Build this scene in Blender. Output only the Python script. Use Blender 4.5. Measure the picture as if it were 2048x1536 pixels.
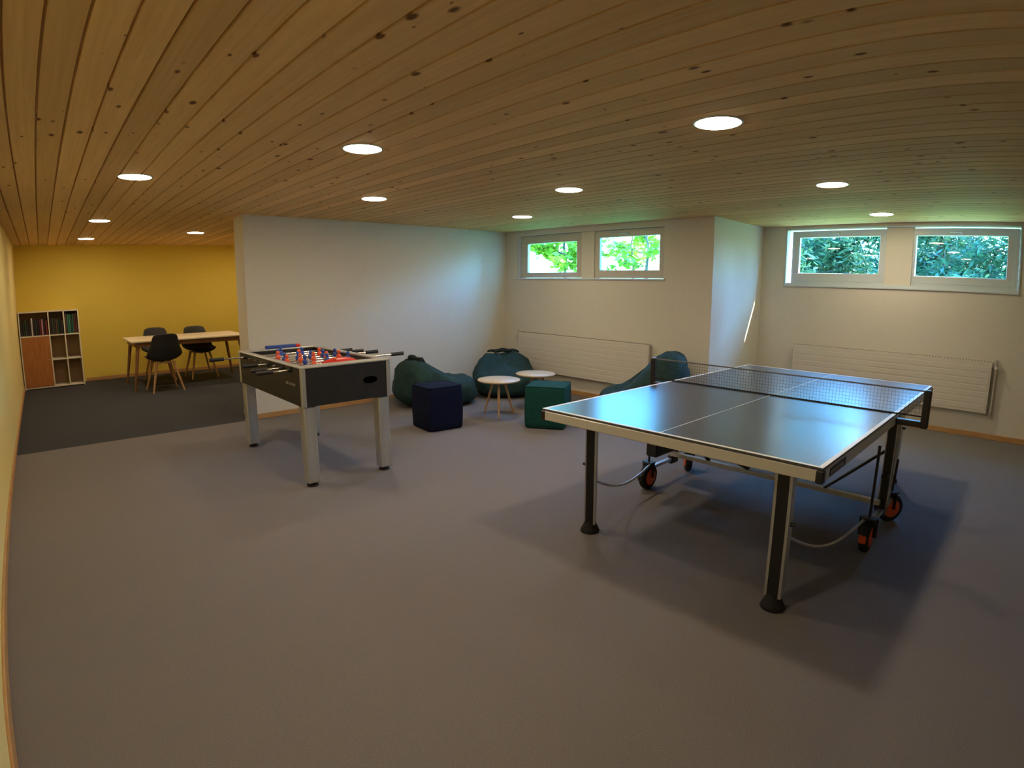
import bpy, math, random
from mathutils import Vector, Matrix, noise
random.seed(7)
sc = bpy.context.scene
for o in list(bpy.data.objects): bpy.data.objects.remove(o)
C = sc.collection
PI = math.pi

# ------------------------------------------------------------------ camera
YAW, PITCH, ROLL, CAMH = 0.7523, 0.1720, 0.0043, 1.429
f = Vector((math.sin(YAW)*math.cos(PITCH), math.cos(YAW)*math.cos(PITCH), -math.sin(PITCH)))
r = Vector((math.cos(YAW), -math.sin(YAW), 0)); u = r.cross(f)
r2 = r*math.cos(ROLL) + u*math.sin(ROLL); u2 = -r*math.sin(ROLL) + u*math.cos(ROLL)
cd = bpy.data.cameras.new('camera'); cam = bpy.data.objects.new('camera', cd); C.objects.link(cam)
M = Matrix((r2, u2, -f)).transposed().to_4x4(); M.translation = Vector((0, 0, CAMH)); cam.matrix_world = M
cd.type = 'PANO'; cd.sensor_fit = 'HORIZONTAL'; cd.sensor_width = 20.48; cd.sensor_height = 15.36   # wide phone lens, its own curve
cy = cd; cy.panorama_type = 'FISHEYE_LENS_POLYNOMIAL'; cy.fisheye_fov = PI
cy.fisheye_polynomial_k0 = 0.0
for i, k in enumerate((0.8544, 0.2088, -0.4751, 0.2105)):
    setattr(cy, 'fisheye_polynomial_k%d' % (i+1), -k*(0.1**(i+1)))
cd.clip_start = 0.02; cd.clip_end = 300
sc.camera = cam

# ------------------------------------------------------------------ world, sun, exposure
vs = sc.view_settings; vs.view_transform = 'Standard'; vs.look = 'None'; vs.gamma = 1; vs.use_curve_mapping = False
vs.exposure = 0.0
SUND = Vector((-0.214, 0.464, -0.417)).normalized()
SKY, SUN, LED = 6.0, 26.0, 13.6
w = bpy.data.worlds.new('sky'); sc.world = w; w.use_nodes = True; nt = w.node_tree; nt.nodes.clear()
st = nt.nodes.new('ShaderNodeTexSky'); st.sky_type = 'NISHITA'; st.sun_disc = False
st.sun_elevation = math.asin(-SUND.z); st.sun_rotation = math.atan2(-SUND.x, -SUND.y); st.air_density = 1.6; st.dust_density = 0.6; st.ozone_density = 2.5
bg = nt.nodes.new('ShaderNodeBackground'); bg.inputs[1].default_value = SKY
wo = nt.nodes.new('ShaderNodeOutputWorld'); tint = nt.nodes.new('ShaderNodeMix'); tint.data_type = 'RGBA'; tint.blend_type = 'MULTIPLY'; tint.inputs[0].default_value = 1; tint.inputs[7].default_value = (.27, .82, 1.35, 1)   # warm white balance of the camera
nt.links.new(st.outputs[0], tint.inputs[6]); nt.links.new(tint.outputs[2], bg.inputs[0]); nt.links.new(bg.outputs[0], wo.inputs[0])
sl = bpy.data.lights.new('sun', 'SUN'); sl.energy = SUN; sl.angle = 0.0093; sl.color = (1, .96, .82)
so = bpy.data.objects.new('sun', sl); so.rotation_euler = SUND.to_track_quat('-Z', 'Y').to_euler(); so.location = (20, -20, 20); C.objects.link(so)

# ------------------------------------------------------------------ room numbers
XL, YB, YW, XE, X1, YR, X2, H = -0.3985, 10.876, 6.223, 1.900, 5.691, 2.904, 7.029, 2.227
V0, BS = -0.1436, 0.1325
YK, XA = -2.6, 3.7          # wall behind the camera, end of the yellow room
WT = 0.30

# ------------------------------------------------------------------ materials
def mat(name, col, rough=0.6, metal=0.0, emit=None, strength=0, coat=0.0, spec=0.5, sheen=0.0):
    m = bpy.data.materials.new(name); m.use_nodes = True
    b = m.node_tree.nodes['Principled BSDF']
    b.inputs['Base Color'].default_value = (*col, 1); b.inputs['Roughness'].default_value = rough
    b.inputs['Metallic'].default_value = metal; b.inputs['Coat Weight'].default_value = coat
    b.inputs['Specular IOR Level'].default_value = spec; b.inputs['Sheen Weight'].default_value = sheen
    if emit: b.inputs['Emission Color'].default_value = (*emit, 1); b.inputs['Emission Strength'].default_value = strength
    return m
def noisy(name, c1, c2, scale=20, rough=0.7, stretch=(1, 1, 1), bump=0.0, detail=4, lo=.35, hi=.65, bscale=None, **kw):
    m = mat(name, c1, rough, **kw); n = m.node_tree; b = n.nodes['Principled BSDF']
    tc = n.nodes.new('ShaderNodeTexCoord'); mp = n.nodes.new('ShaderNodeMapping'); mp.inputs['Scale'].default_value = stretch
    t = n.nodes.new('ShaderNodeTexNoise'); t.inputs['Scale'].default_value = scale; t.inputs['Detail'].default_value = detail
    cr = n.nodes.new('ShaderNodeValToRGB'); e = cr.color_ramp.elements
    e[0].position = lo; e[0].color = (*c1, 1); e[1].position = hi; e[1].color = (*c2, 1)
    n.links.new(tc.outputs['Object'], mp.inputs[0]); n.links.new(mp.outputs[0], t.inputs['Vector'])
    n.links.new(t.outputs['Fac'], cr.inputs[0]); n.links.new(cr.outputs[0], b.inputs['Base Color'])
    if bump:
        bt = n.nodes.new('ShaderNodeTexNoise'); bt.inputs['Scale'].default_value = bscale or scale; bt.inputs['Detail'].default_value = 3
        n.links.new(mp.outputs[0], bt.inputs['Vector'])
        bp = n.nodes.new('ShaderNodeBump'); bp.inputs['Strength'].default_value = bump; bp.inputs['Distance'].default_value = 0.004
        n.links.new(bt.outputs['Fac'], bp.inputs['Height']); n.links.new(bp.outputs[0], b.inputs['Normal'])
    return m

def ceiling_mat():
    m = mat('pine_boards', (.5, .35, .2), .72, spec=.3); n = m.node_tree; b = n.nodes['Principled BSDF']; L = n.links.new
    def math_(op, a, bb=None):
        x = n.nodes.new('ShaderNodeMath'); x.operation = op
        for i, v in enumerate((a, bb)):
            if v is None: continue
            if isinstance(v, (int, float)): x.inputs[i].default_value = v
            else: L(v, x.inputs[i])
        return x.outputs[0]
    tc = n.nodes.new('ShaderNodeTexCoord'); sx = n.nodes.new('ShaderNodeSeparateXYZ'); L(tc.outputs['Object'], sx.inputs[0])
    idx = math_('FLOOR', math_('DIVIDE', math_('SUBTRACT', sx.outputs[0], V0), BS))
    wn = n.nodes.new('ShaderNodeTexWhiteNoise'); wn.noise_dimensions = '1D'; L(idx, wn.inputs['W'])
    off = math_('MULTIPLY', wn.outputs['Value'], 57.0)
    # grain
    cb = n.nodes.new('ShaderNodeCombineXYZ'); L(math_('MULTIPLY', sx.outputs[0], 38.0), cb.inputs[0])
    L(math_('ADD', math_('MULTIPLY', sx.outputs[1], 1.1), off), cb.inputs[1]); L(off, cb.inputs[2])
    g = n.nodes.new('ShaderNodeTexNoise'); g.inputs['Scale'].default_value = 1.4; g.inputs['Detail'].default_value = 5; g.inputs['Distortion'].default_value = .6; L(cb.outputs[0], g.inputs['Vector'])
    cr = n.nodes.new('ShaderNodeValToRGB'); e = cr.color_ramp.elements
    e[0].position = .25; e[0].color = (.70, .455, .21, 1); e[1].position = .75; e[1].color = (.84, .57, .285, 1); L(g.outputs['Fac'], cr.inputs[0])
    # board to board tint
    hv = n.nodes.new('ShaderNodeHueSaturation'); L(cr.outputs[0], hv.inputs['Color'])
    L(math_('ADD', math_('MULTIPLY', wn.outputs['Value'], .22), .88), hv.inputs['Value'])
    # knots
    ck = n.nodes.new('ShaderNodeCombineXYZ'); L(math_('MULTIPLY', sx.outputs[0], 15.0), ck.inputs[0])
    L(math_('ADD', math_('MULTIPLY', sx.outputs[1], 7.5), off), ck.inputs[1]); L(math_('MULTIPLY', idx, 3.7), ck.inputs[2])
    v = n.nodes.new('ShaderNodeTexVoronoi'); v.inputs['Scale'].default_value = 1.0; v.voronoi_dimensions = '3D'; L(ck.outputs[0], v.inputs['Vector'])
    sc_ = n.nodes.new('ShaderNodeSeparateColor'); L(v.outputs['Color'], sc_.inputs[0])
    size = math_('MULTIPLY', math_('POWER', sc_.outputs[0], 2.2), .27)
    k = math_('SUBTRACT', 1.0, math_('DIVIDE', v.outputs['Distance'], math_('MAXIMUM', size, .001)))
    kc = n.nodes.new('ShaderNodeClamp'); L(math_('MULTIPLY', k, 2.2), kc.inputs[0])
    mx = n.nodes.new('ShaderNodeMix'); mx.data_type = 'RGBA'; L(kc.outputs[0], mx.inputs[0]); L(hv.outputs[0], mx.inputs[6]); mx.inputs[7].default_value = (.16, .065, .03, 1)
    L(mx.outputs[2], b.inputs['Base Color'])
    return m

def glass_mat():
    m = bpy.data.materials.new('window_glass'); m.use_nodes = True; n = m.node_tree; n.nodes.clear()
    t = n.nodes.new('ShaderNodeBsdfTransparent'); t.inputs[0].default_value = (.93, .97, .96, 1)
    g = n.nodes.new('ShaderNodeBsdfGlossy'); g.inputs['Roughness'].default_value = 0.02
    fr = n.nodes.new('ShaderNodeFresnel'); fr.inputs[0].default_value = 1.45
    mx = n.nodes.new('ShaderNodeMixShader'); o = n.nodes.new('ShaderNodeOutputMaterial')
    ge = n.nodes.new('ShaderNodeNewGeometry'); sb = n.nodes.new('ShaderNodeMath'); sb.operation = 'SUBTRACT'; sb.inputs[0].default_value = 1; n.links.new(ge.outputs['Backfacing'], sb.inputs[1])
    mu = n.nodes.new('ShaderNodeMath'); mu.operation = 'MULTIPLY'; n.links.new(fr.outputs[0], mu.inputs[0]); n.links.new(sb.outputs[0], mu.inputs[1])
    n.links.new(mu.outputs[0], mx.inputs[0]); n.links.new(t.outputs[0], mx.inputs[1]); n.links.new(g.outputs[0], mx.inputs[2]); n.links.new(mx.outputs[0], o.inputs[0])
    return m
def leaf_mat(name, c1, c2):
    m = noisy(name, c1, c2, 3.5, .55, lo=.3, hi=.7)
    n = m.node_tree; b = n.nodes['Principled BSDF']; o = n.nodes['Material Output']
    tr = n.nodes.new('ShaderNodeBsdfTranslucent'); ax = n.nodes.new('ShaderNodeMixShader'); ax.inputs[0].default_value = .35
    tr.inputs[0].default_value = (*[min(1, x*1.3) for x in c2], 1)
    n.links.new(b.outputs[0], ax.inputs[1]); n.links.new(tr.outputs[0], ax.inputs[2]); n.links.new(ax.outputs[0], o.inputs[0])
    return m

m_white = noisy('white_plaster', (.70, .665, .60), (.73, .695, .63), 60, .85, bump=.12)
m_cream = noisy('pale_yellow_paint', (.84, .70, .29), (.86, .72, .31), 60, .85, bump=.12)
m_yellow = noisy('ochre_yellow_paint', (.74, .56, .085), (.76, .58, .095), 60, .85, bump=.12)
m_ceil = ceiling_mat()
m_carpet = noisy('taupe_carpet', (.176, .162, .160), (.244, .226, .226), 260, .95, bump=.6, detail=6, lo=.38, hi=.62, spec=.1)
m_dark_carpet = noisy('slate_carpet', (.045, .049, .058), (.070, .075, .086), 200, .95, bump=.6, detail=6, spec=.1)
m_base = noisy('oak_skirting', (.46, .25, .10), (.56, .33, .14), 6, .5, stretch=(1, 1, 12))
m_frame = mat('skylight_tinted_window_paint', (.62, .69, .76), .3)  # white paint with the cool skylight glare mixed into its colour
m_warmframe = mat('warm_white_window_paint', (.60, .56, .48), .35)
m_glass = glass_mat()
m_rad = mat('cream_radiator_enamel', (.72, .68, .62), .4)
m_darkgap = mat('dark_gap', (.03, .028, .025), .9)
m_alu = noisy('brushed_aluminium', (.55, .55, .54), (.62, .62, .61), 30, .38, stretch=(1, 1, .1), metal=.75)
m_paleframe = mat('pale_grey_frame', (.62, .60, .56), .35, metal=.15)
m_chrome = mat('chrome_rod', (.78, .78, .78), .15, metal=1)
m_black = mat('black_plastic', (.012, .012, .013), .45)
m_blackm = noisy('black_laminate', (.013, .0125, .0125), (.019, .018, .018), 12, .45)
m_slot = mat('slot_black', (.001, .001, .001), 1.0, spec=0)
m_rubber = mat('black_rubber', (.01, .01, .011), .8)
m_red = mat('red_plastic', (.62, .03, .015), .35)
m_orange = mat('orange_red_plastic', (.75, .10, .03), .4)
m_blue = mat('blue_plastic', (.03, .07, .33), .35)
m_ptop = noisy('slate_blue_table_top', (.045, .055, .07), (.052, .063, .08), 40, .27, spec=.9)
m_line = mat('white_line_paint', (.75, .75, .75), .4)
m_navy = noisy('navy_fabric', (.003, .005, .022), (.005, .009, .034), 90, .95, bump=.3, spec=.2)
m_teal = noisy('teal_fabric', (.004, .050, .046), (.008, .075, .068), 90, .9, bump=.3, spec=.25)
m_bag = noisy('dark_teal_bag_fabric', (.009, .036, .036), (.014, .052, .052), 14, .8, bump=.9, bscale=9, spec=.4)
m_bagtrim = mat('dark_bag_trim', (.008, .02, .025), .8)
m_beech = noisy('beech_wood', (.42, .24, .12), (.55, .33, .17), 8, .5, stretch=(6, 6, 1))
m_tabletop = noisy('cream_table_laminate', (.66, .54, .38), (.70, .58, .42), 12, .4)
m_dinetop = noisy('white_oak_top', (.74, .63, .45), (.80, .69, .51), 6, .4, stretch=(1, 8, 1))
m_dinewood = noisy('brown_table_wood', (.20, .085, .03), (.29, .13, .05), 8, .5, stretch=(6, 6, 1))
m_shell = mat('charcoal_chair_shell', (.022, .024, .028), .5)
m_cush = noisy('charcoal_cushion', (.02, .02, .022), (.03, .03, .032), 60, .9)
m_shelf = mat('pale_shelf_board', (.74, .68, .56), .5)
m_backp = mat('brown_back_board', (.36, .23, .12), .6)
m_door = noisy('cherry_door', (.36, .13, .03), (.46, .18, .05), 5, .45, stretch=(8, 8, 1))
m_leafy = leaf_mat('yellow_green_leaves', (.09, .20, .012), (.26, .33, .02))
m_leafd = leaf_mat('blue_green_needles', (.016, .050, .020), (.058, .125, .052))
m_bark = noisy('bark', (.06, .045, .03), (.12, .09, .06), 12, .9, stretch=(4, 4, 1), bump=.5)
m_grass = noisy('lawn', (.15, .25, .035), (.27, .38, .06), 6, .9, bump=.6, bscale=60)
m_house = noisy('sunlit_render', (.80, .78, .74), (.85, .83, .80), 20, .9)
m_trans = mat('opal_diffuser', (.9, .85, .75), .5, emit=(1.0, .80, .55), strength=LED*7)
m_field = mat('green_playfield', (.55, .57, .56), .3)
m_net = mat('net_cord', (.02, .02, .022), 1.0, spec=0)
m_tape = mat('net_tape', (.16, .16, .165), .7)
m_silver_print = mat('silver_print', (.5, .47, .42), .4, metal=.4)

# ------------------------------------------------------------------ mesh builder
class MB:
    def __init__(s): s.v = []; s.f = []; s.mi = []; s.sm = []; s.mats = []
    def m(s, material):
        if material not in s.mats: s.mats.append(material)
        return s.mats.index(material)
    def add(s, vs_, fs, material, smooth=False):
        o = len(s.v); i = s.m(material); s.v += [tuple(x) for x in vs_]
        for q in fs: s.f.append(tuple(o+j for j in q)); s.mi.append(i); s.sm.append(smooth)
        return s
    def box(s, lo, hi, material, bev=0.0):
        x0, y0, z0 = lo; x1, y1, z1 = hi
        if bev <= 0:
            v = [(x0,y0,z0),(x1,y0,z0),(x1,y1,z0),(x0,y1,z0),(x0,y0,z1),(x1,y0,z1),(x1,y1,z1),(x0,y1,z1)]
            return s.add(v, [(0,3,2,1),(4,5,6,7),(0,1,5,4),(1,2,6,5),(2,3,7,6),(3,0,4,7)], material)
        b = bev; rings = []
        for z, i in ((z0, b), (z0+b, 0), (z1-b, 0), (z1, b)):
            rings.append([(x0+b, y0+i, z), (x1-b, y0+i, z), (x1-i, y0+b, z), (x1-i, y1-b, z), (x1-b, y1-i, z), (x0+b, y1-i, z), (x0+i, y1-b, z), (x0+i, y0+b, z)])
        rings[0] = [(min(max(x, x0+b), x1-b), min(max(y, y0+b), y1-b), z) for x, y, z in rings[0]]
        rings[3] = [(min(max(x, x0+b), x1-b), min(max(y, y0+b), y1-b), z) for x, y, z in rings[3]]
        return s.loft(rings, material, smooth=False)
    def loft(s, rings, material, smooth=True, cap=True, closed=True):
        n = len(rings[0]); v = [p for r_ in rings for p in r_]; fs = []
        for a in range(len(rings)-1):
            for i in range(n if closed else n-1):
                j = (i+1) % n; fs.append((a*n+i, a*n+j, (a+1)*n+j, (a+1)*n+i))
        s.add(v, fs, material, smooth)
        if cap and closed:
            s.add(rings[0], [tuple(range(n))[::-1]], material); s.add(rings[-1], [tuple(range(n))], material)
        return s
    def cyl(s, p0, p1, r0, r1, material, n=16, smooth=True, cap=True):
        p0, p1 = Vector(p0), Vector(p1); d = (p1-p0).normalized()
        a = d.orthogonal().normalized(); b = d.cross(a)
        ring = lambda p, r_: [p + (a*math.cos(t)+b*math.sin(t))*r_ for t in (2*PI*i/n for i in range(n))]
        return s.loft([ring(p0, r0), ring(p1, r1)], material, smooth, cap)
    def tube(s, pts, rad, material, n=8):
        pts = [Vector(p) for p in pts]; rings = []; up = None
        for i, p in enumerate(pts):
            d = (pts[min(i+1, len(pts)-1)] - pts[max(i-1, 0)]).normalized()
            if up is None: up = d.orthogonal().normalized()
            up = (up - d*up.dot(d)).normalized(); b = d.cross(up)
            rr = rad[i] if isinstance(rad, (list, tuple)) else rad
            rings.append([p + (up*math.cos(t)+b*math.sin(t))*rr for t in (2*PI*k/n for k in range(n))])
        return s.loft(rings, material)
    def lathe(s, prof, material, c=(0, 0, 0), n=32, smooth=True, axis='z'):
        rings = []
        for rr, z in prof:
            ring = []
            for i in range(n):
                t = 2*PI*i/n; x, y = rr*math.cos(t), rr*math.sin(t)
                q = (x, y, z) if axis == 'z' else ((x, z, -y) if axis == 'y' else (z, x, y))
                ring.append((c[0]+q[0], c[1]+q[1], c[2]+q[2]))
            rings.append(ring)
        return s.loft(rings, material, smooth)
    def bar(s, p0, p1, wx, wy, material, up=(0, 0, 1)):
        p0, p1 = Vector(p0), Vector(p1); d = (p1-p0).normalized(); a = d.cross(Vector(up))
        if a.length < 1e-3: a = d.cross(Vector((0, 1, 0)))
        a.normalize(); b = d.cross(a)
        ring = lambda p: [p + a*i*wx/2 + b*j*wy/2 for i, j in ((-1,-1),(1,-1),(1,1),(-1,1))]
        return s.loft([ring(p0), ring(p1)], material, smooth=False)
    def build(s, name, parent=None, mods=()):
        me = bpy.data.meshes.new(name); me.from_pydata(s.v, [], s.f)
        for m_ in s.mats: me.materials.append(m_)
        me.polygons.foreach_set('material_index', s.mi); me.polygons.foreach_set('use_smooth', s.sm); me.update()
        o = bpy.data.objects.new(name, me); C.objects.link(o)
        if parent: o.parent = parent
        return o
def fixn(o):
    import bmesh
    b = bmesh.new(); b.from_mesh(o.data); bmesh.ops.remove_doubles(b, verts=b.verts, dist=1e-5); bmesh.ops.recalc_face_normals(b, faces=b.faces); b.to_mesh(o.data); b.free(); return o
def tag(o, label, cat, group=None, kind=None):
    o['label'] = label; o['category'] = cat
    if group: o['group'] = group
    if kind: o['kind'] = kind
    return o
def thing(name, label, cat, loc=(0, 0, 0), rz=0, group=None, kind=None):
    o = bpy.data.objects.new(name, None); C.objects.link(o); o.location = loc; o.rotation_euler = (0, 0, rz); o.empty_display_size = .1
    return tag(o, label, cat, group, kind)
def struct(mb, name, label, cat, parent=None):
    return tag(mb.build(name, parent), label, cat, kind='structure')
def copy_tree(o, parent=None):
    c = o.copy(); C.objects.link(c); c.parent = parent
    for ch in [x for x in bpy.data.objects if x.parent == o]: copy_tree(ch, c)
    return c
def dup(root, loc, rz, label):
    c = copy_tree(root); c.location = loc; c.rotation_euler = (0, 0, rz); c['label'] = label; return c

# ------------------------------------------------------------------ structure
struct(MB().box((XL-WT, YK-WT, -.12), (X2+WT, YW, 0), m_carpet), 'floor', 'taupe grey carpet floor of the large game room', 'floor')
struct(MB().box((XL-WT, YW, -.12), (XA+WT, YB+WT, 0), m_dark_carpet), 'floor', 'dark slate carpet floor of the room with yellow wall', 'floor')
mb = MB()                                                             # boards with real grooves
prof = []; g = .0060
i0 = math.floor((XL-.02-V0)/BS); i1 = math.ceil((X2+.02-V0)/BS)
for i in range(i0, i1):
    a, b = V0+i*BS, V0+(i+1)*BS
    prof += [(a+g*.5, H+.020), (a+g, H), (b-g, H), (b-g*.5, H+.020)]
for ya, yb, xm in ((YK-.01, YR+.0, X2+.01), (YR+.0, YW, X1+.01), (YW, YB+.01, XA+.01)):
    pr = [(max(XL-.01, min(xm, x)), z) for x, z in prof]; pr = [p for i, p in enumerate(pr) if i == 0 or p[0] > pr[i-1][0]+1e-6]
    ring = lambda y: [(x, y, z) for x, z in pr] + [(pr[-1][0], y, H+.12), (pr[0][0], y, H+.12)]
    mb.loft([ring(ya), ring(yb)], m_ceil, smooth=False)
struct(mb, 'ceiling', 'ceiling of knotty pine boards running to the far room', 'ceiling')
struct(MB().box((XL-WT, YK-WT, 0), (XL, YB+WT, H+.1), m_cream), 'wall_left', 'pale yellow wall along the left edge', 'wall')
struct(MB().box((XL, YB, 0), (XA+WT, YB+WT, H+.1), m_yellow), 'wall_far', 'ochre yellow wall behind the dining table and bookcase', 'wall')
struct(MB().box((XA, YW+WT+.03, 0), (XA+WT, YB, H+.1), m_yellow), 'wall_far_side', 'yellow wall closing the far room on the right', 'wall')
struct(MB().box((XE, YW, 0), (X1+.14, YW+.33, H+.1), m_white), 'wall_middle', 'white partition wall behind the football table', 'wall')
struct(MB().box((XL, YK-WT, 0), (X2+WT, YK, H+.1), m_white), 'wall_back', 'white wall behind the camera', 'wall')
def window_wall(xi, y0, y1, oy0, oy1, oz0, oz1, WT):
    mb = MB()
    mb.box((xi, y0, -.1), (xi+WT, oy0, H+.1), m_white); mb.box((xi, oy1, -.1), (xi+WT, y1, H+.1), m_white)
    mb.box((xi, oy0, -.1), (xi+WT, oy1, oz0), m_white); mb.box((xi, oy0, oz1), (xi+WT, oy1, H+.1), m_white)
    return mb
struct(window_wall(X1, YR, YW, 3.53, 5.985, 1.545, 2.15, .14), 'wall_window_near_corner', 'white wall with the two bright windows above the bean bags', 'wall')
struct(window_wall(X2, YK, YR, .128, 2.597, 1.52, 2.18, .27), 'wall_right', 'white wall with two windows behind the table tennis table', 'wall')
struct(MB().box((X2+.2705, YR+.15, -.1), (8.75, YR+.25, 5.6), m_white), 'wall_sky_blocker', 'unseen wall wing added to block sky light between the window pairs', 'wall')  # added out of view to keep sky light off the partition wall
struct(MB().box((X1+.14, YR, -.1), (X2+.27, YR+.25, 5.6), m_white), 'wall_return', 'short white wall jutting between the two window walls', 'wall')

def skirting(name, lo, hi, label): struct(MB().box(lo, hi, m_base, .003), name, label, 'baseboard')
bh, bt = .058, .014
skirting('baseboard_left', (XL, YK, 0), (XL+bt, YB-bt, bh), 'wooden baseboard along the left wall')
skirting('baseboard_far', (XL+.94, YB-bt, 0), (XA, YB, bh), 'wooden baseboard under the yellow wall')
skirting('baseboard_middle', (XE-.001, YW-bt, 0), (X1-bt, YW, bh), 'wooden baseboard under the white partition wall')
skirting('baseboard_middle_end', (XE-bt, YW-bt, 0), (XE-.0012, YW+.33, bh), 'wooden baseboard around the partition wall end')
skirting('baseboard_window', (X1-bt, YR, 0), (X1, YW-bt, bh), 'wooden baseboard under the left radiator')
skirting('baseboard_return', (X1-bt, YR-bt, 0), (X2-bt, YR-.0005, bh), 'wooden baseboard under the short return wall')
skirting('baseboard_right', (X2-bt, YK, 0), (X2, YR-bt, bh), 'wooden baseboard under the right radiator')

# windows: frame unit set in the wall, one window object per sash
def ring_frame(mb, x0, x1, ya, yb, za, zb, w_, material, b=.004):
    mb.box((x0, ya, za), (x1, yb, za+w_), material, b); mb.box((x0, ya, zb-w_), (x1, yb, zb), material, b)
    mb.box((x0, ya, za+w_-.001), (x1, ya+w_, zb-w_+.001), material, b); mb.box((x0, yb-w_, za+w_-.001), (x1, yb, zb-w_+.001), material, b)
def window(name, xi, ya, yb, za, zb, pane, label, m_frame):
    """ya..yb, za..zb outer frame; pane = (y0,y1,z0,z1)"""
    py0, py1, pz0, pz1 = pane
    t = thing(name, label, 'window', (xi, (ya+yb)/2, za), 0, kind='structure'); ox, oy, oz = t.location
    m1 = MB(); ring_frame(m1, .035, .11, ya-oy, yb-oy, 0, zb-za, .03, m_frame); m1.build('window_frame', t)
    sw = .022
    sash = MB(); A0, A1, B0, B1 = ya+sw-oy, yb-sw-oy, sw, zb-za-sw
    p0, p1, q0, q1 = py0-oy, py1-oy, pz0-oz, pz1-oz
    x0, x1 = .032, .085
    sash.box((x0, A0, B0), (x1, A1, q0), m_frame, .005); sash.box((x0, A0, q1), (x1, A1, B1), m_frame, .005)
    sash.box((x0, A0, q0-.001), (x1, p0, q1+.001), m_frame, .005); sash.box((x0, p1, q0-.001), (x1, A1, q1+.001), m_frame, .005)
    sash.build('sash', t)
    MB().box((.056, p0-.006, q0-.006), (.062, p1+.006, q1+.006), m_glass).build('pane', t)
    h = MB(); hc = (p0+p1)/2; h.box((.018, hc-.017, q1+.02), (.0325, hc+.017, q1+.05), m_alu, .003); h.box((-.01, hc-.006, q1+.028), (.022, hc+.006, q1+.042), m_alu, .002); h.box((-.018, hc-.006, q1+.028), (-.006, hc+.11, q1+.042), m_alu, .004)
    h.build('window_handle', t)
window('window_1', X1, 4.79, 5.935, 1.55, 2.145, (4.885, 5.80, 1.625, 2.035), 'left window above the corner bean bag, overexposed leaves outside', m_warmframe)
window('window_2', X1, 3.535, 4.58, 1.55, 2.145, (3.615, 4.50, 1.648, 2.06), 'window above the long left radiator, right one of the bright pair', m_warmframe)
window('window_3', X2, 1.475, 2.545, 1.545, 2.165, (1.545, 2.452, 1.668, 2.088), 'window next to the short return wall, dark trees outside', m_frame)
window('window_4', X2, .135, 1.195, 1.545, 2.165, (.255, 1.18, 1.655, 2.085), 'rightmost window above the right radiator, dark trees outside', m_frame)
struct(MB().box((X1+.02, 4.58, 1.545), (X1+.13, 4.79, 2.15), m_white, .004), 'trim_1', 'pale post between the two left windows', 'trim')
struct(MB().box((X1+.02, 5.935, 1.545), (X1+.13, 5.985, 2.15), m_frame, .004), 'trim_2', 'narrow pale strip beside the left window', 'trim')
struct(MB().box((X2+.02, 1.195, 1.52), (X2+.25, 1.475, 2.18), m_white, .004), 'trim_3', 'pale post between the two right windows', 'trim')
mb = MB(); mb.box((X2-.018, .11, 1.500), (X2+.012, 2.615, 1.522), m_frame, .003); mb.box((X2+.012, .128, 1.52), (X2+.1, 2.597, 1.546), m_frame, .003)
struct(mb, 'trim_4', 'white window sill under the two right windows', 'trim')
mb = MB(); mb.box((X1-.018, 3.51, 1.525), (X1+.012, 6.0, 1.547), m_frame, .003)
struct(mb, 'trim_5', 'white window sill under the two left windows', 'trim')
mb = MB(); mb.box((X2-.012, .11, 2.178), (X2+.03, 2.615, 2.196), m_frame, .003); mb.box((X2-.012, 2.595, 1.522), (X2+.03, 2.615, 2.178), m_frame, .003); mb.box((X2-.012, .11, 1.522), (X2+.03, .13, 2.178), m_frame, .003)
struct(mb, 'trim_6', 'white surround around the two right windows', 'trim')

# ------------------------------------------------------------------ ceiling lights
def ceiling_light(x, y, label):
    t = thing('ceiling_light', label, 'ceiling light', (x, y, H), 0, 'round flat ceiling lights')
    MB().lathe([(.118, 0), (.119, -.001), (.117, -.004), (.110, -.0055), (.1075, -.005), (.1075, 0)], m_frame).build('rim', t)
    MB().lathe([(.1065, -.001), (.1065, -.0052), (.10, -.0075), (.05, -.009), (.001, -.0092)], m_trans).build('diffuser', t)
for x, y, l in [
    (1.593, 2.96, 'round ceiling light nearest above the football table, left of the largest one'),
    (2.543, 1.294, 'largest looking round ceiling light, above the near half of the ping pong table'),
    (.622, 4.475, 'frontmost of the three round ceiling lights near the left wall'),
    (2.56, 4.55, 'round ceiling light straight above the top edge of the white partition wall'),
    (3.512, 3.085, 'round ceiling light halfway between the football and ping pong tables'),
    (4.44, 1.324, 'round ceiling light above the far half of the ping pong table'),
    (4.51, 4.66, 'round ceiling light just left of the bright left window'),
    (6.25, 1.367, 'round ceiling light close in front of the right windows'),
    (.624, 7.281, 'middle of the three round ceiling lights near the left wall'),
    (.632, 9.659, 'rearmost round ceiling light, nearest to the bookcase'),
    (1.915, 8.423, 'round ceiling light in the yellow room beside the partition wall')]:
    ceiling_light(x, y, l)
for x, y, l in [(.62, 1.27, 'round ceiling light just above the top edge of the picture'), (3.1, 9.6, 'unseen round ceiling light behind the partition wall, kept to brighten the yellow wall')]:  # the one behind the partition is unseen, kept for its light on the yellow wall
    ceiling_light(x, y, l)

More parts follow.
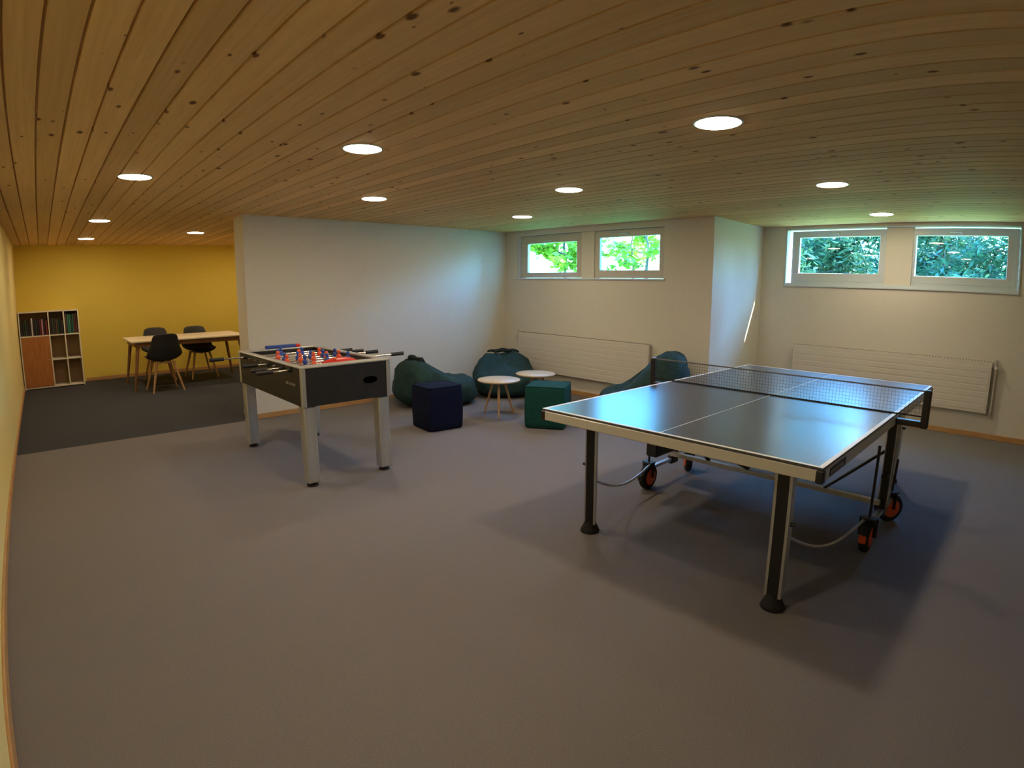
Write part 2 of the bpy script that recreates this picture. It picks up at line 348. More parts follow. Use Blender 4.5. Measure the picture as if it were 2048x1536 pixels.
# ------------------------------------------------------------------ radiators
def radiator(xw, y0, y1, z0, z1, valve_end, label):
    t = thing('radiator', label, 'radiator', (xw, (y0+y1)/2, 0)); oy = (y0+y1)/2; a, b = y0-oy, y1-oy
    mb = MB(); mb.box((-.085, a, z0), (-.05, b, z1), m_rad, .004)
    n = int((z1-z0-.04)/.066)
    for i in range(n):
        zz = z0+.03+i*.066; mb.box((-.0875, a+.015, zz), (-.0845, b-.015, zz+.054), m_rad, .0014)
    mb.build('front_panel', t)
    mb = MB(); mb.box((-.05, a+.01, z0+.01), (-.018, b-.01, z1-.01), m_rad, .003); mb.build('rear_panel', t)
    mb = MB()
    mb.box((-.085, a, z1), (-.018, b, z1+.008), m_rad, .002)
    for i in range(int((b-a)/.03)): mb.box((-.075, a+.012+i*.03, z1+.006), (-.028, a+.028+i*.03, z1+.0095), m_darkgap)
    mb.build('top_grille', t)
    for yy in (a+.2, b-.2): MB().box((-.0178, yy-.02, z0+.05), (-.001, yy+.02, z1-.03), m_rad, .002).build('bracket', t)
    e = a if valve_end < 0 else b; s_ = valve_end
    mb = MB(); mb.tube([(-.05, e-.004*s_, z1-.04), (-.05, e+.03*s_, z1-.04), (-.06, e+.035*s_, z1-.04)], .011, m_rad)
    mb.cyl((-.06, e+.035*s_, z1-.045), (-.10, e+.035*s_, z1-.045), .018, .016, m_rad)
    mb.build('valve', t)
    MB().cyl((-.05, e+.035*s_, z1-.035), (-.05, e+.035*s_, z1+.03), .019, .016, m_alu).build('thermostat_head', t)
    MB().tube([(-.05, e+.035*s_, z1-.04), (-.05, e+.037*s_, z0+.04), (-.045, e+.037*s_, z0-.005), (-.004, e+.037*s_, z0-.012)], .009, m_rad).build('pipe', t)
    mb = MB(); mb.cyl((-.045, e+.036*s_, z0+.015), (-.045, e+.036*s_, z0-.03), .017, .015, m_alu); mb.build('lockshield_valve', t)
radiator(X1, 3.65, 5.86, .245, .765, 1, 'long cream panel radiator on the wall behind the bean bags')
radiator(X2, .30, 2.41, .275, .80, -1, 'long cream panel radiator behind the ping pong table')

# ------------------------------------------------------------------ table tennis table
TX, TY = 3.596, 1.3735
tt = thing('table_tennis_table', 'slate grey table tennis table on black splayed legs with wheels', 'table tennis table', (TX, TY, 0))
L2, W2 = 1.37, .7625
for s_ in (-1, 1):
    x0, x1 = (-L2, -.004) if s_ < 0 else (.004, L2)
    top = MB().box((x0, -W2, .748), (x1, W2, .76), m_ptop, .002).build('tabletop', tt)
    e = .761
    ln = MB(); xx0, xx1 = (x0, x0+.02) if s_ < 0 else (x1-.02, x1)
    ln.box((xx0+.001, -W2+.001, .7595), (xx1-.001, W2-.001, .7606), m_line)
    for sy in (-1, 1):
        ya, yb = sorted((sy*(W2-.001), sy*(W2-.021)))
        ln.box((x0+.021 if s_ < 0 else x0, ya, .7595), (x1 if s_ < 0 else x1-.021, yb, .7606), m_line)
    ln.box((x0+.021 if s_ < 0 else x0, -.0018, .7595), (x1 if s_ < 0 else x1-.021, .0018, .7606), m_line)
    ln.build('line_marking', top)
    ap = MB(); aw = .018; zb = .698
    ex0, ex1 = (-L2-.003, -L2+aw) if s_ < 0 else (L2-aw, L2+.003)
    ap.box((ex0, -W2-.003, zb), (ex1, W2+.003, .7475), m_paleframe, .003)
    for sy in (-1, 1):
        ya, yb = sorted((sy*(W2+.003), sy*(W2-aw)))
        ap.box((min(x0, x1)+(aw+.0005 if s_ < 0 else 0), ya, zb), (max(x0, x1)-(aw+.0005 if s_ > 0 else 0), yb, .7475), m_paleframe, .003)
    ap.build('frame', tt)
    for sy in (-1, 1):
        cm = MB(); cx = s_*(L2-.01); cyy = sy*(W2-.01)
        cm.box((cx-.0165, cyy-.0165, zb-.004), (cx+.0165, cyy+.0165, .7485), m_black, .005); cm.build('corner_bumper', tt)
# maker's plate: pale plate with small dark unreadable letters
pl = MB(); pl.box((-1.285, -W2-.0055, .705), (-1.06, -W2-.0028, .742), m_black, .001); pl.build('nameplate', tt)
pt = MB(); xx = -1.27
for i, (hh, ww) in enumerate([(.014, .012), (.012, .011), (.012, .007), (.012, .012), (.014, .004), (.012, .012), (.016, .004), (.016, .004), (.012, .011), (.012, .011), (.012, .011)]):
    pt.box((xx, -W2-.0062, .716), (xx+ww*.35, -W2-.0054, .716+hh), m_line); pt.box((xx, -W2-.0062, .716), (xx+ww, -W2-.0054, .7185), m_line)
    if ww > .01: pt.box((xx, -W2-.0062, .716+hh-.0025), (xx+ww, -W2-.0054, .716+hh), m_line)
    xx += ww+.007
pt.build('lettering', [o for o in bpy.data.objects if o.name == 'nameplate'][0])

def tleg(sx, sy):
    top = Vector((sx*1.235, sy*(.575 if sy < 0 else .51), .70)); ft = Vector((sx*(1.193 if sy < 0 else 1.13), sy*.575, .045)); d = (ft-top).normalized()
    m_ = MB(); m_.bar(top, ft, .052, .046, m_black)
    side = Vector((0, 1, 0))
    lg = m_.build('leg', tt)
    for q in (-1, 1):
        MB().bar(top+side*q*.033, ft+side*q*.033+d*-.02, .013, .05, m_alu).build('leg_rail', lg)
    MB().lathe([(.030, .075), (.034, .06), (.040, .045), (.052, .022), (.058, .006), (.056, 0), (.01, 0)][::-1], m_rubber, (ft.x, ft.y, 0), 24).build('foot', lg)
    mm = (top+ft)/2; k = MB(); k.cyl(mm+Vector((0, sy*.038, .06)), mm+Vector((0, sy*.06, .06)), .011, .009, m_black, 10); k.build('knob', lg)
    # bracket joining leg and frame
    MB().box((top.x-.02, top.y-.02, .688), (top.x+.02, top.y+.02, .747), m_alu, .004).build('bracket', lg)
for sx in (-1, 1):
    for sy in (-1, 1): tleg(sx, sy)
# centre carriage
for sy in (-1, 1):
    yy = sy*.745
    col = MB(); col.box((.03, yy-.022, .12), (.125, yy+.022, .747), m_black, .008)
    col.box((.045, yy-.028, .18), (.055, yy+.028, .70), m_alu, .002); col.box((.10, yy-.028, .18), (.11, yy+.028, .70), m_alu, .002)
    c_ = col.build('column', tt)
    MB().cyl((.02, yy, .38), (-.01, yy, .38), .022, .018, m_black, 14).build('knob', c_)
    skid = MB(); skid.bar((-.27, yy+.0, .155), (.33, yy, .155), .03, .022, m_alu); skid.build('wheel_bar', tt)
    # wheels
    for wx in (-.262, .318):
        rot = 0.0 if wx < 0 else math.radians(38)*(-1 if sy < 0 else 1)
        wt = MB(); R_ = .092; hw = .026
        wt.lathe([(.02, -hw), (R_-.02, -hw), (R_-.004, -hw+.006), (R_, -hw+.014), (R_, hw-.014), (R_-.004, hw-.006), (R_-.02, hw), (.02, hw)], m_rubber, n=32, axis='y')
        wo_ = wt.build('wheel', tt); wo_.location = (wx, yy-.0*sy, R_); wo_.rotation_euler = (0, 0, rot)
        hb = MB()
        for q in (-1, 1):
            hb.lathe([(.001, q*(hw+.004)), (.055, q*(hw+.003)), (.060, q*(hw-.001))] if q > 0 else [(.060, q*(hw-.001)), (.055, q*(hw+.003)), (.001, q*(hw+.004))], m_orange, n=24, axis='y')
        hb.build('hub_cap', wo_)
        fk = MB(); pts = [(-.11, 0, .02), (-.085, 0, .07), (-.03, 0, .105), (.04, 0, .10)]
        for q in (-1, 1): fk.bar((0, q*.036, 0), (-.0, q*.036, .11), .005, .03, m_black)
        fk.box((-.03, -.04, .10), (.03, .04, .112), m_black, .003)
        fk.build('fork', wo_)
        bk = MB(); bk.box((-R_-.016, -.02, -.012), (-R_-.002, .02, .035), m_orange if wx < 0 and sy < 0 else m_black, .005); bk.build('brake_pedal', wo_)
        MB().tube([(wx, yy, .20), (wx+(.06 if wx > 0 else -.0), yy, .40 if wx > 0 else .62)], .008, m_black, 8).build('upright_rod', tt)
bm = MB(); bm.bar((.0, -.74, .215), (.0, .74, .215), .04, .028, m_alu); bm.bar((.075, -.74, .19), (.075, .74, .19), .03, .022, m_alu); bm.build('crossbeam', tt)
for sy in (-1, 1):
    MB().bar((.0, sy*.40, .22), (.06, sy*.72, .52), .026, .014, m_black).build('diagonal_strut', tt)
    for sx in (-1, 1):
        pts = []
        for i in range(15):
            q = i/14; x = sx*(1.19-.93*q); z = .365 - .17*q - .11*math.sin(PI*q)
            pts.append((x if sx < 0 else x+.06*q, sy*(.58+.145*q), z))
        MB().tube(pts, .008, m_alu).build('curved_link_rod', tt)
lk = MB(); lk.box((-.40, .60, .29), (-.10, .69, .385), m_black, .01); lk.build('latch_housing', tt)
lk = MB(); lk.bar((.0, .1, .24), (.0, .36, .33), .03, .03, m_black); lk.bar((.06, .2, .25), (.06, .45, .52), .02, .02, m_alu); lk.build('fold_linkage', tt)
# net
net = MB(); zc0, zc1 = .766, .908; ny = 92
for i in range(ny+1):
    y = -.9+1.8*i/ny; net.box((-.0005, y-.0005, zc0), (.0005, y+.0005, zc1), m_net)
for j in range(8):
    z = zc0+(zc1-zc0)*j/7; hh = .0005 if 0 < j < 7 else .0022
    net.box((-hh, -.9, z-hh), (hh, .9, z+hh), m_net)
nt_ = net.build('net', tt)
MB().box((-.003, -.9, .9065), (.003, .9, .9145), m_tape, .001).build('net_tape', nt_)
MB().box((-.0045, -.905, .7612), (.0045, .905, .7655), m_black).build('net_cord', nt_)
for sy in (-1, 1):
    pm = MB(); ya, yb = sorted((sy*.895, sy*.935)); pm.box((-.02, ya, .70), (.02, yb, .918), m_black, .006)
    ya, yb = sorted((sy*.755, sy*.90)); pm.box((-.022, ya, .705), (.022, yb, .738), m_black, .005)
    pm.build('net_post', tt)

# ------------------------------------------------------------------ football table
FX0, FX1, FY0, FY1, FZ0, FZ1 = 1.49, 2.215, 3.735, 5.205, .60, .885
FX, FY = (FX0+FX1)/2, (FY0+FY1)/2; fw, fl = (FX1-FX0)/2, (FY1-FY0)/2
ft = thing('football_table', 'black and silver football table with red and blue players', 'football table', (FX, FY, 0))
cb = MB(); th = .03
cb.box((-fw+.004, -fl+.004, FZ0), (fw-.004, -fl+th, FZ1-.012), m_blackm); cb.box((-fw+.004, fl-th, FZ0), (fw-.004, fl-.004, FZ1-.012), m_blackm)
cb.box((-fw+.004, -fl+th, FZ0), (-fw+th, fl-th, FZ1-.012), m_blackm); cb.box((fw-th, -fl+th, FZ0), (fw-.004, fl-th, FZ1-.012), m_blackm)
cb.box((-fw+th, -fl+th, FZ0+.01), (fw-th, fl-th, FZ0+.03), m_blackm); cab = cb.build('cabinet', ft)
slot = MB(); slot.loft([[(fw-.175+.062*math.cos(a_), y_, .742+.027*math.sin(a_)) for a_ in (2*PI*k_/20 for k_ in range(20))] for y_ in (-fl+.0045, -fl+.001)], m_slot); slot.build('ball_return_slot', cab)
sp = MB()
for i, (wd, zz) in enumerate([(.02, 0), (.012, 0), (.016, 0), (.012, 0), (.018, 0), (.014, 0), (.012, 0)]):
    yb = -.42-i*.028
    sp.add([(-fw+.0035, yb, .735), (-fw+.0035, yb-wd, .735), (-fw+.0035, yb-wd-.006, .755), (-fw+.0035, yb-.006, .755)], [(0, 1, 2, 3)], m_silver_print)
sp.build('faded_lettering', cab)
for sx in (-1, 1):
    for sy in (-1, 1):
        a, b = sorted((sx*fw, sx*(fw-.03))); c_, d_ = sorted((sy*fl, sy*(fl-.03)))
        MB().box((a-.002, c_-.002, FZ0-.002), (b+.002, d_+.002, FZ1-.011), m_alu, .004).build('corner_trim', ft)
rim = MB(); rw = .085
rim.box((-fw-.003, -fl-.003, FZ1-.012), (fw+.003, -fl+rw+.03, FZ1), m_alu, .003); rim.box((-fw-.003, fl-rw-.03, FZ1-.012), (fw+.003, fl+.003, FZ1), m_alu, .003)
rim.box((-fw-.003, -fl+rw+.03, FZ1-.012), (-fw+.05, fl-rw-.03, FZ1), m_alu, .003); rim.box((fw-.05, -fl+rw+.03, FZ1-.012), (fw+.003, fl-rw-.03, FZ1), m_alu, .003)
rim.build('top_rim', ft)
pf = MB(); pf.box((-fw+th, -fl+.11, .745), (fw-th, fl-.11, .765), m_field)
fld = pf.build('playfield', ft)
MB().box((-fw+.06, -.003, .765), (fw-.06, .003, .7665), m_line).build('field_marking', fld)
for sy in (-1, 1):
    for a in ((-.16, -.155), (.155, .16)): 
        y0_, y1_ = sorted((sy*.42, sy*.62)); MB().box((a[0], y0_, .765), (a[1], y1_, .7665), m_line).build('field_marking', fld)
for sy in (-1, 1):
    y0_, y1_ = sorted((sy*(fl-.11), sy*(fl-.085)))
    g_ = MB(); g_.box((-fw+th, y0_, .745), (-.11, y1_, FZ1-.012), m_blackm); g_.box((.11, y0_, .745), (fw-th, y1_, FZ1-.012), m_blackm); g_.box((-.11, y0_, .83), (.11, y1_, FZ1-.012), m_blackm)
    g_.build('goal_wall', ft)
lg = MB(); lg.box((.0, 0, 0), (.001, .001, .001), m_alu)
for sx in (-1, 1):
    for sy in (-1, 1):
        cx, cyy = sx*(fw-.055), sy*(fl-.06)
        l_ = MB().box((cx-.047, cyy-.047, .028), (cx+.047, cyy+.047, FZ0-.0005), m_alu, .008).build('leg', ft)
        MB().lathe([(.001, 0), (.042, 0), (.044, .008), (.030, .016), (.014, .02), (.014, .0285)], m_rubber, (cx, cyy, 0), 24).build('foot', l_)
def player(mb, material, x, y, z):
    n0 = len(mb.v)
    # torso, head, legs wedge around the rod
    mb.lathe([(.001, -.078), (.010, -.076), (.0115, -.06), (.009, -.035), (.013, -.012), (.0165, .005), (.015, .018), (.007, .023), (.0065, .027), (.011, .034), (.012, .041), (.009, .049), (.001, .052)], material, (x, y, z), 10)
    mb.box((x-.010, y-.013, z-.080), (x+.010, y+.010, z-.066), material, .003)
    mb.v[n0:] = [(x+(a-x)*1.35, y+(b-y)*1.35, z+(c-z)*(1.22 if c > z else .98)) for a, b, c in mb.v[n0:]]
rz_ = .846
rows = [(1, 'r', 1), (2, 'r', 1), (3, 'b', -1), (5, 'r', 1), (5, 'b', -1), (3, 'r', 1), (2, 'b', -1), (1, 'b', -1)]
shift = [-.01, .0, .18, .03, .09, .02, -.02, -.07]; SIDE = [-1, -1, 1, -1, 1, 1, 1, -1]
for i, (n, colr, side) in enumerate(rows):
    y = -.525+i*.15; sh = shift[i]; side = SIDE[i]
    inner = .34
    e0 = -(fw+.10) + (sh if side > 0 else 0); e1 = fw+.10 + (sh if side < 0 else 0)
    if side > 0: a, b = -(fw+.02), fw+.14+sh
    else: a, b = -(fw+.12)+sh, fw+.02
    rod = MB().cyl((a, y, rz_), (b, y, rz_), .0075, .0075, m_chrome, 10).build('rod', ft)
    hx = b if side > 0 else a
    MB().cyl((hx, y, rz_), (hx+side*.12, y, rz_), .016, .017, m_black, 12).build('handle', rod)
    MB().cyl((side*(fw+.001), y, rz_), (side*(fw+.018), y, rz_), .017, .015, m_black, 12).build('bearing', rod)
    sp_ = {1: .0, 2: .22, 3: .19, 5: .115}[n]
    shx = max(-.07, min(.07, sh*.6))
    for j in range(n):
        x = (j-(n-1)/2)*sp_ + shx
        pm = MB(); player(pm, m_orange if colr == 'r' else m_blue, x, y, rz_); pm.build('player', rod)
sc_b = MB(); sc_b.box((-.13, fl-.075, FZ1+.0005), (.16, fl-.035, FZ1+.03), m_blue, .006); sc_ = sc_b.build('score_bar', ft)
MB().box((.161, fl-.072, FZ1+.001), (.205, fl-.038, FZ1+.028), m_red, .006).build('end_block', sc_)
# red ball tray along inner right side near end
tray = MB(); rings = []
for i in range(11):
    q = i/10; x = -.09+.28*q; hh = .018+.030*math.sin(PI*q)**.6; wd = .03+.028*math.sin(PI*q)**.6
    rings.append([(x, -.50+wd*math.cos(t), FZ1-.03+hh*math.sin(t)) for t in (PI*k/8 for k in range(17))])
tray.loft(rings, m_red); tray.build('ball_tray', ft)
wt_ = MB(); wt_.box((-.17, .28, .80), (.06, .52, .835), m_line, .004); wt_.build('white_goal_area_cover', ft)

# ------------------------------------------------------------------ cube poufs
def pouf(name, label, mt, cx, cyy, rz, sx, sy, h):
    t = thing(name, label, 'pouf', (cx, cyy, 0), rz)
    m_ = MB(); n = 10; b = .018; verts = []
    def rr(z, ins, bul):
        out = []; a, c_ = sx/2-ins+bul, sy/2-ins+bul; rc = .03
        for (qx, qy, a0) in ((1, 1, 0), (-1, 1, PI/2), (-1, -1, PI), (1, -1, 3*PI/2)):
            for k in range(6):
                t_ = a0+PI/2*k/5; out.append((qx*(a-rc)+rc*math.cos(t_), qy*(c_-rc)+rc*math.sin(t_), z))
        return out
    rings = [rr(0, .03, 0), rr(.004, .012, 0), rr(.02, 0, 0)]
    for i in range(1, 8): q = i/8; rings.append(rr(.02+(h-.04)*q, 0, .006*math.sin(PI*q)))
    rings += [rr(h-.02, 0, 0), rr(h-.006, .006, 0), rr(h-.001, .018, 0), rr(h+.002, .05, 0), rr(h+.005, .12, 0)]
    m_.loft(rings, mt); m_.build('body', t)
    pz = MB()
    pts = rr(h-.004, .004, 0); pts.append(pts[0]); pz.tube([Vector(p)+Vector((0, 0, .001)) for p in pts], .004, mt, 6); pz.build('piping', t)
    z = MB(); z.box((-sx/2-.0015, -sy*.3, .05), (-sx/2+.004, sy*.3, .056), m_bagtrim); z.build('zipper', t)
pouf('cube_pouf', 'navy blue fabric cube pouf in front of the leftmost bean bag', m_navy, 3.305, 4.645, math.radians(-5), .40, .37, .44)
pouf('cube_pouf', 'teal green fabric cube pouf beside the near corner of the ping pong table', m_teal, 4.215, 3.955, math.radians(-58), .41, .40, .43)

# ------------------------------------------------------------------ round side tables
def side_table(x, y, rz, label):
    t = thing('side_table', label, 'side table', (x, y, 0), rz, 'round cream side tables')
    R_ = .235; zt = .40
    MB().lathe([(.001, zt-.020), (R_-.012, zt-.020), (R_-.002, zt-.012), (R_, zt-.004), (R_-.003, zt), (.001, zt)], m_tabletop, n=48).build('tabletop', t)
    MB().lathe([(.001, zt-.045), (.10, zt-.045), (.105, zt-.021), (.001, zt-.021)], m_beech, n=24).build('leg_mount', t)
    for k in range(3):
        a = 2*PI*k/3; MB().cyl((.07*math.cos(a), .07*math.sin(a), zt-.03), (.19*math.cos(a), .19*math.sin(a), 0), .016, .010, m_beech, 12).build('leg', t)
side_table(4.15, 4.645, math.radians(228), 'near round cream side table in front of the middle bean bag')
side_table(4.76, 4.68, math.radians(200), 'far round cream side table half behind the teal cube')

# ------------------------------------------------------------------ bean bags
def bean_bag(label, loc, rz, sx, sy, hb, hf, seed, loop=True, SH=(.12, 5.0)):
    """local +x = seat front (low), -x = high back"""
    t = thing('bean_bag', label, 'bean bag', loc, rz, 'dark teal bean bags')
    m_ = MB(); NU, NV = 64, 34; rings = []
    for j in range(NV+1):
        ph = -PI/2 + PI*j/NV; ring_ = []
        for i in range(NU):
            th_ = 2*PI*i/NU; cp = abs(math.cos(ph))**.48; sp__ = math.copysign(abs(math.sin(ph))**.8, math.sin(ph))
            e = .82; cx_ = math.copysign(abs(math.cos(th_))**e, math.cos(th_)); sy_ = math.copysign(abs(math.sin(th_))**e, math.sin(th_))
            x = cx_*cp; y = sy_*cp; zz = (sp__+1)/2
            k = 1/(1+math.exp((x+SH[0])*SH[1]))             # 1 at back
            hgt = hf + (hb-hf)*k + .02*math.cos(3*th_)
            # narrow the top of the back
            nar = 1 - .40*k*max(0, zz-.45)
            X = x*sx/2*(1-.10*zz) - .04*k*zz; Y = y*sy/2*nar; Z = zz*hgt
            p = Vector((X, Y, Z)); nn = noise.noise(p*4.2+Vector((seed, 0, 0)))*.040 - abs(noise.noise(p*7+Vector((0, seed, 0))))*.035
            fold = .012*math.sin(th_*9+seed+4*zz)*max(0, zz-.3)
            sc_l = 1+nn/max(.25, math.hypot(X, Y)+.1)*.9
            X *= sc_l+fold; Y *= sc_l+fold; Z = max(.0, Z+nn*.8*min(1, zz*3)) if j > 1 else 0
            ring_.append((X, Y, Z))
        rings.append(ring_)
    m_.loft(rings, m_bag); bag = m_.build('bag', t)
    # gathered top with carrying loop
    bx = -sx*.25
    c_ = MB(); pts = []
    for i in range(21):
        q = i/20; y = (q-.5)*sy*.5; pts.append((bx+.035*math.sin(6*q+seed), y, hb*.945 + .022*math.sin(PI*q)+.006*math.sin(17*q)))
    c_.tube(pts, [.012+.016*math.sin(PI*i/20) for i in range(21)], m_bagtrim, 8)
    if loop: c_.build('gathered_seam', t)
    s_ = MB(); pts = [(bx+.05+.11*math.sin(PI*i/12), (i/12-.5)*.26, hb*.97-.13*math.sin(PI*i/12)+.01) for i in range(13)]
    s_.tube(pts, .012, m_bagtrim, 6)
    if loop: s_.build('carry_loop', t)
bean_bag('leftmost dark teal bean bag behind the navy cube', (3.98, 5.62, 0), math.radians(-12), 1.12, .80, .60, .34, 1.3)
bean_bag('middle dark teal bean bag in the corner behind the side tables', (5.06, 5.55, 0), math.radians(-128), .93, .86, .56, .35, 5.1)
bean_bag('right dark teal bean bag against the jutting corner behind the net', (5.17, 3.42, 0), math.radians(112), 1.06, .86, .84, .33, 9.7, False, (.05, 4.2))

# ------------------------------------------------------------------ dining table and chairs
dt = thing('dining_table', 'white topped dining table with brown splayed legs', 'table', (1.93, 9.66, 0))
DX, DY, DZ = .85, .50, .73
MB().box((-DX, -DY, DZ-.028), (DX, DY, DZ), m_dinetop, .006).build('tabletop', dt)
ap = MB(); ap.box((-DX+.06, -DY+.05, DZ-.095), (DX-.06, -DY+.07, DZ-.0285), m_dinewood); ap.box((-DX+.06, DY-.07, DZ-.095), (DX-.06, DY-.05, DZ-.0285), m_dinewood)
ap.box((-DX+.06, -DY+.07, DZ-.095), (-DX+.08, DY-.07, DZ-.0285), m_dinewood); ap.box((DX-.08, -DY+.07, DZ-.095), (DX-.06, DY-.07, DZ-.0285), m_dinewood); ap.build('apron', dt)
for sx in (-1, 1):
    for sy in (-1, 1): MB().cyl((sx*(DX-.11), sy*(DY-.10), DZ-.03), (sx*(DX-.01), sy*(DY-.03), 0), .028, .016, m_dinewood, 14).build('leg', dt)

def chair():
    t = thing('dining_chair', '', 'chair', group='charcoal shell chairs at the dining table')
    prof = [(.235, .425, .19), (.225, .452, .205), (.16, .455, .225), (.05, .44, .238), (-.06, .435, .245), (-.14, .452, .25), (-.19, .50, .25), (-.215, .57, .235), (-.232, .65, .205), (-.245, .73, .188), (-.258, .80, .180), (-.268, .845, .165)]
    NU = 14; vs_ = []; n = NU+1
    for k, (y, z, hw) in enumerate(prof):
        q = k/(len(prof)-1)
        for i in range(n):
            a = -1+2*i/NU
            if q < .5: yy = y; zz = z + (.05+.05*q)*abs(a)**2.6
            else: yy = y + .075*(1-(q-.5)*.9)*a*a; zz = z
            if k in (5, 6, 7): zz += .035*a*a
            if q > .9: zz -= .03*a**4
            vs_.append((a*hw, yy, zz))
    m_ = MB(); fs = [(k*n+i, k*n+i+1, (k+1)*n+i+1, (k+1)*n+i) for k in range(len(prof)-1) for i in range(NU)]
    m_.add(vs_, fs, m_shell, True); sh = m_.build('shell', t)
    so_ = sh.modifiers.new('thick', 'SOLIDIFY'); so_.thickness = .012; so_.offset = 0; sh.modifiers.new('sub', 'SUBSURF').render_levels = 1
    c_ = MB(); c_.lathe([(.001, .452), (.15, .455), (.175, .47), (.165, .485), (.10, .492), (.001, .494)], m_cush, (0, .03, 0), 24); c_.build('seat_cushion', t)
    fr = MB(); fr.bar((-.14, .13, .425), (.14, .13, .425), .03, .02, m_beech); fr.bar((-.14, -.11, .42), (.14, -.11, .42), .03, .02, m_beech); fr.bar((0, -.13, .412), (0, .14, .412), .03, .02, m_beech); fr.build('seat_support', t)
    for sx in (-1, 1):
        for y0_, y1_ in ((.13, .22), (-.11, -.20)): MB().cyl((sx*.115, y0_, .432), (sx*.215, y1_, 0), .019, .012, m_beech, 12).build('leg', t)
    return t
ch = chair(); ch['label'] = 'charcoal shell chair in front of the dining table, seen from behind'; ch.location = (1.47, 8.98, 0); ch.rotation_euler = (0, 0, math.radians(4))
dup(ch, (2.22, 10.0, 0), math.radians(184), 'charcoal shell chair behind the dining table on the right')
dup(ch, (1.60, 10.15, 0), math.radians(178), 'charcoal shell chair behind the dining table, mostly hidden by the front chair')

# ------------------------------------------------------------------ bookcase and books
BX0, BX1, BY0, BY1, BH = -.385, .50, 10.52, YB-.002, 1.18
bc = thing('bookcase', 'pale bookcase with a cherry coloured door against the yellow wall', 'bookcase', ((BX0+BX1)/2, (BY0+BY1)/2, 0))
ox, oy = bc.location.x, bc.location.y; P = lambda a, b: ((a[0]-ox, a[1]-oy, a[2]), (b[0]-ox, b[1]-oy, b[2])); tk = .018
zs = [.03, .43, .81, BH]; xs = [BX0, .055, .281, BX1]
fm = MB()
for bx in ((BX0, BX0+tk), (BX1-tk, BX1)): fm.box(*P((bx[0], BY0, 0), (bx[1], BY1, BH)), m_shelf, .002)
fm.box(*P((BX0, BY0, BH), (BX1, BY1, BH+tk)), m_shelf, .002); fm.box(*P((BX0+tk, BY0, .012), (BX1-tk, BY1, .012+tk)), m_shelf, .002)
fm.build('case', bc)
MB().box(*P((BX0+tk, BY1-.006, .0305), (BX1-tk, BY1-.001, BH-.0005)), m_backp).build('back_panel', bc)
for x in xs[1:3]: MB().box(*P((x-tk/2, BY0+.003, .0305), (x+tk/2, BY1-.0065, BH-.0005)), m_shelf, .001).build('divider', bc)
for (xa, xb) in ((xs[1]+tk/2, xs[2]-tk/2), (xs[2]+tk/2, BX1-tk), (BX0+tk, xs[1]-tk/2)):
    for z in zs[1:3]:
        MB().box(*P((xa, BY0+.003, z), (xb, BY1-.0065, z+tk)), m_shelf, .001).build('shelf', bc)
dr = MB().box(*P((BX0+tk+.002, BY0-.002, .034), (xs[1]-tk/2-.002, BY0+.0155, .808)), m_door, .002).build('door', bc)
MB().cyl(*P((xs[1]-.045, BY0-.002, .45), (xs[1]-.045, BY0-.022, .45)), .007, .010, m_alu, 12).build('knob', dr)
rb = random.Random(3)
bcols = [((.02, .018, .02), 'black'), ((.05, .02, .02), 'dark red'), ((.02, .04, .06), 'dark blue'), ((.03, .06, .03), 'dark green'), ((.10, .05, .03), 'brown')]
def book(x0, x1, zb, h, y0, dep, colr, label, group):
    m_ = bpy.data.materials.get('cover_%s' % label.split(' ')[0]) or mat('cover_%s' % label.split(' ')[0], colr, .55)
    t = thing('book', label, 'book', ((x0+x1)/2, y0, zb), 0, group); hw = (x1-x0)/2
    m2 = MB(); m2.box((-hw, 0, 0), (-hw+.002, dep, h), m_); m2.box((hw-.002, 0, 0), (hw, dep, h), m_); m2.box((-hw, 0, 0), (hw, .002, h), m_); m2.build('cover', t)
    MB().box((-hw+.002, .002, .003), (hw-.002, dep-.004, h-.003), m_tabletop).build('pages', t)
seqs = [(BX0+tk+.01, xs[1]-tk/2-.01, 'leftmost top compartment', ['black', 'charcoal', 'green', 'plum', 'black', 'white', 'black', 'charcoal', 'black', 'maroon', 'pink', 'black', 'red']),
        (xs[1]+tk/2+.008, xs[2]-tk/2-.008, 'middle top compartment', ['black', 'olive', 'charcoal', 'brown', 'green', 'black', 'charcoal']),
        (xs[2]+tk/2+.008, BX1-tk-.008, 'right top compartment', ['brown', 'teal', 'turquoise', 'green', 'teal', 'maroon', 'brown'])]
PAL = {'black': (.012, .011, .012), 'charcoal': (.03, .028, .03), 'green': (.02, .06, .03), 'plum': (.06, .02, .05), 'white': (.55, .5, .5), 'maroon': (.12, .015, .02), 'pink': (.45, .22, .27), 'red': (.22, .02, .015), 'olive': (.06, .055, .02), 'brown': (.10, .05, .025), 'teal': (.03, .14, .10), 'turquoise': (.05, .25, .17)}
ordn = ['first', 'second', 'third', 'fourth', 'fifth', 'sixth', 'seventh', 'eighth', 'ninth', 'tenth', 'eleventh', 'twelfth', 'thirteenth']
for xa, xb, where, cols in seqs:
    wd = (xb-xa)/len(cols); x = xa
    for i, c_ in enumerate(cols):
        h = .20+.07*rb.random() if 'right' not in where else .27+.05*rb.random()
        book(x+.001, x+wd*.92, zs[2]+tk+.0005, h, BY0+.03+.02*rb.random(), .19, PAL[c_], '%s book, %s from the left in the %s of the bookcase' % (c_, ordn[i], where), 'books in the top row of the bookcase'); x += wd

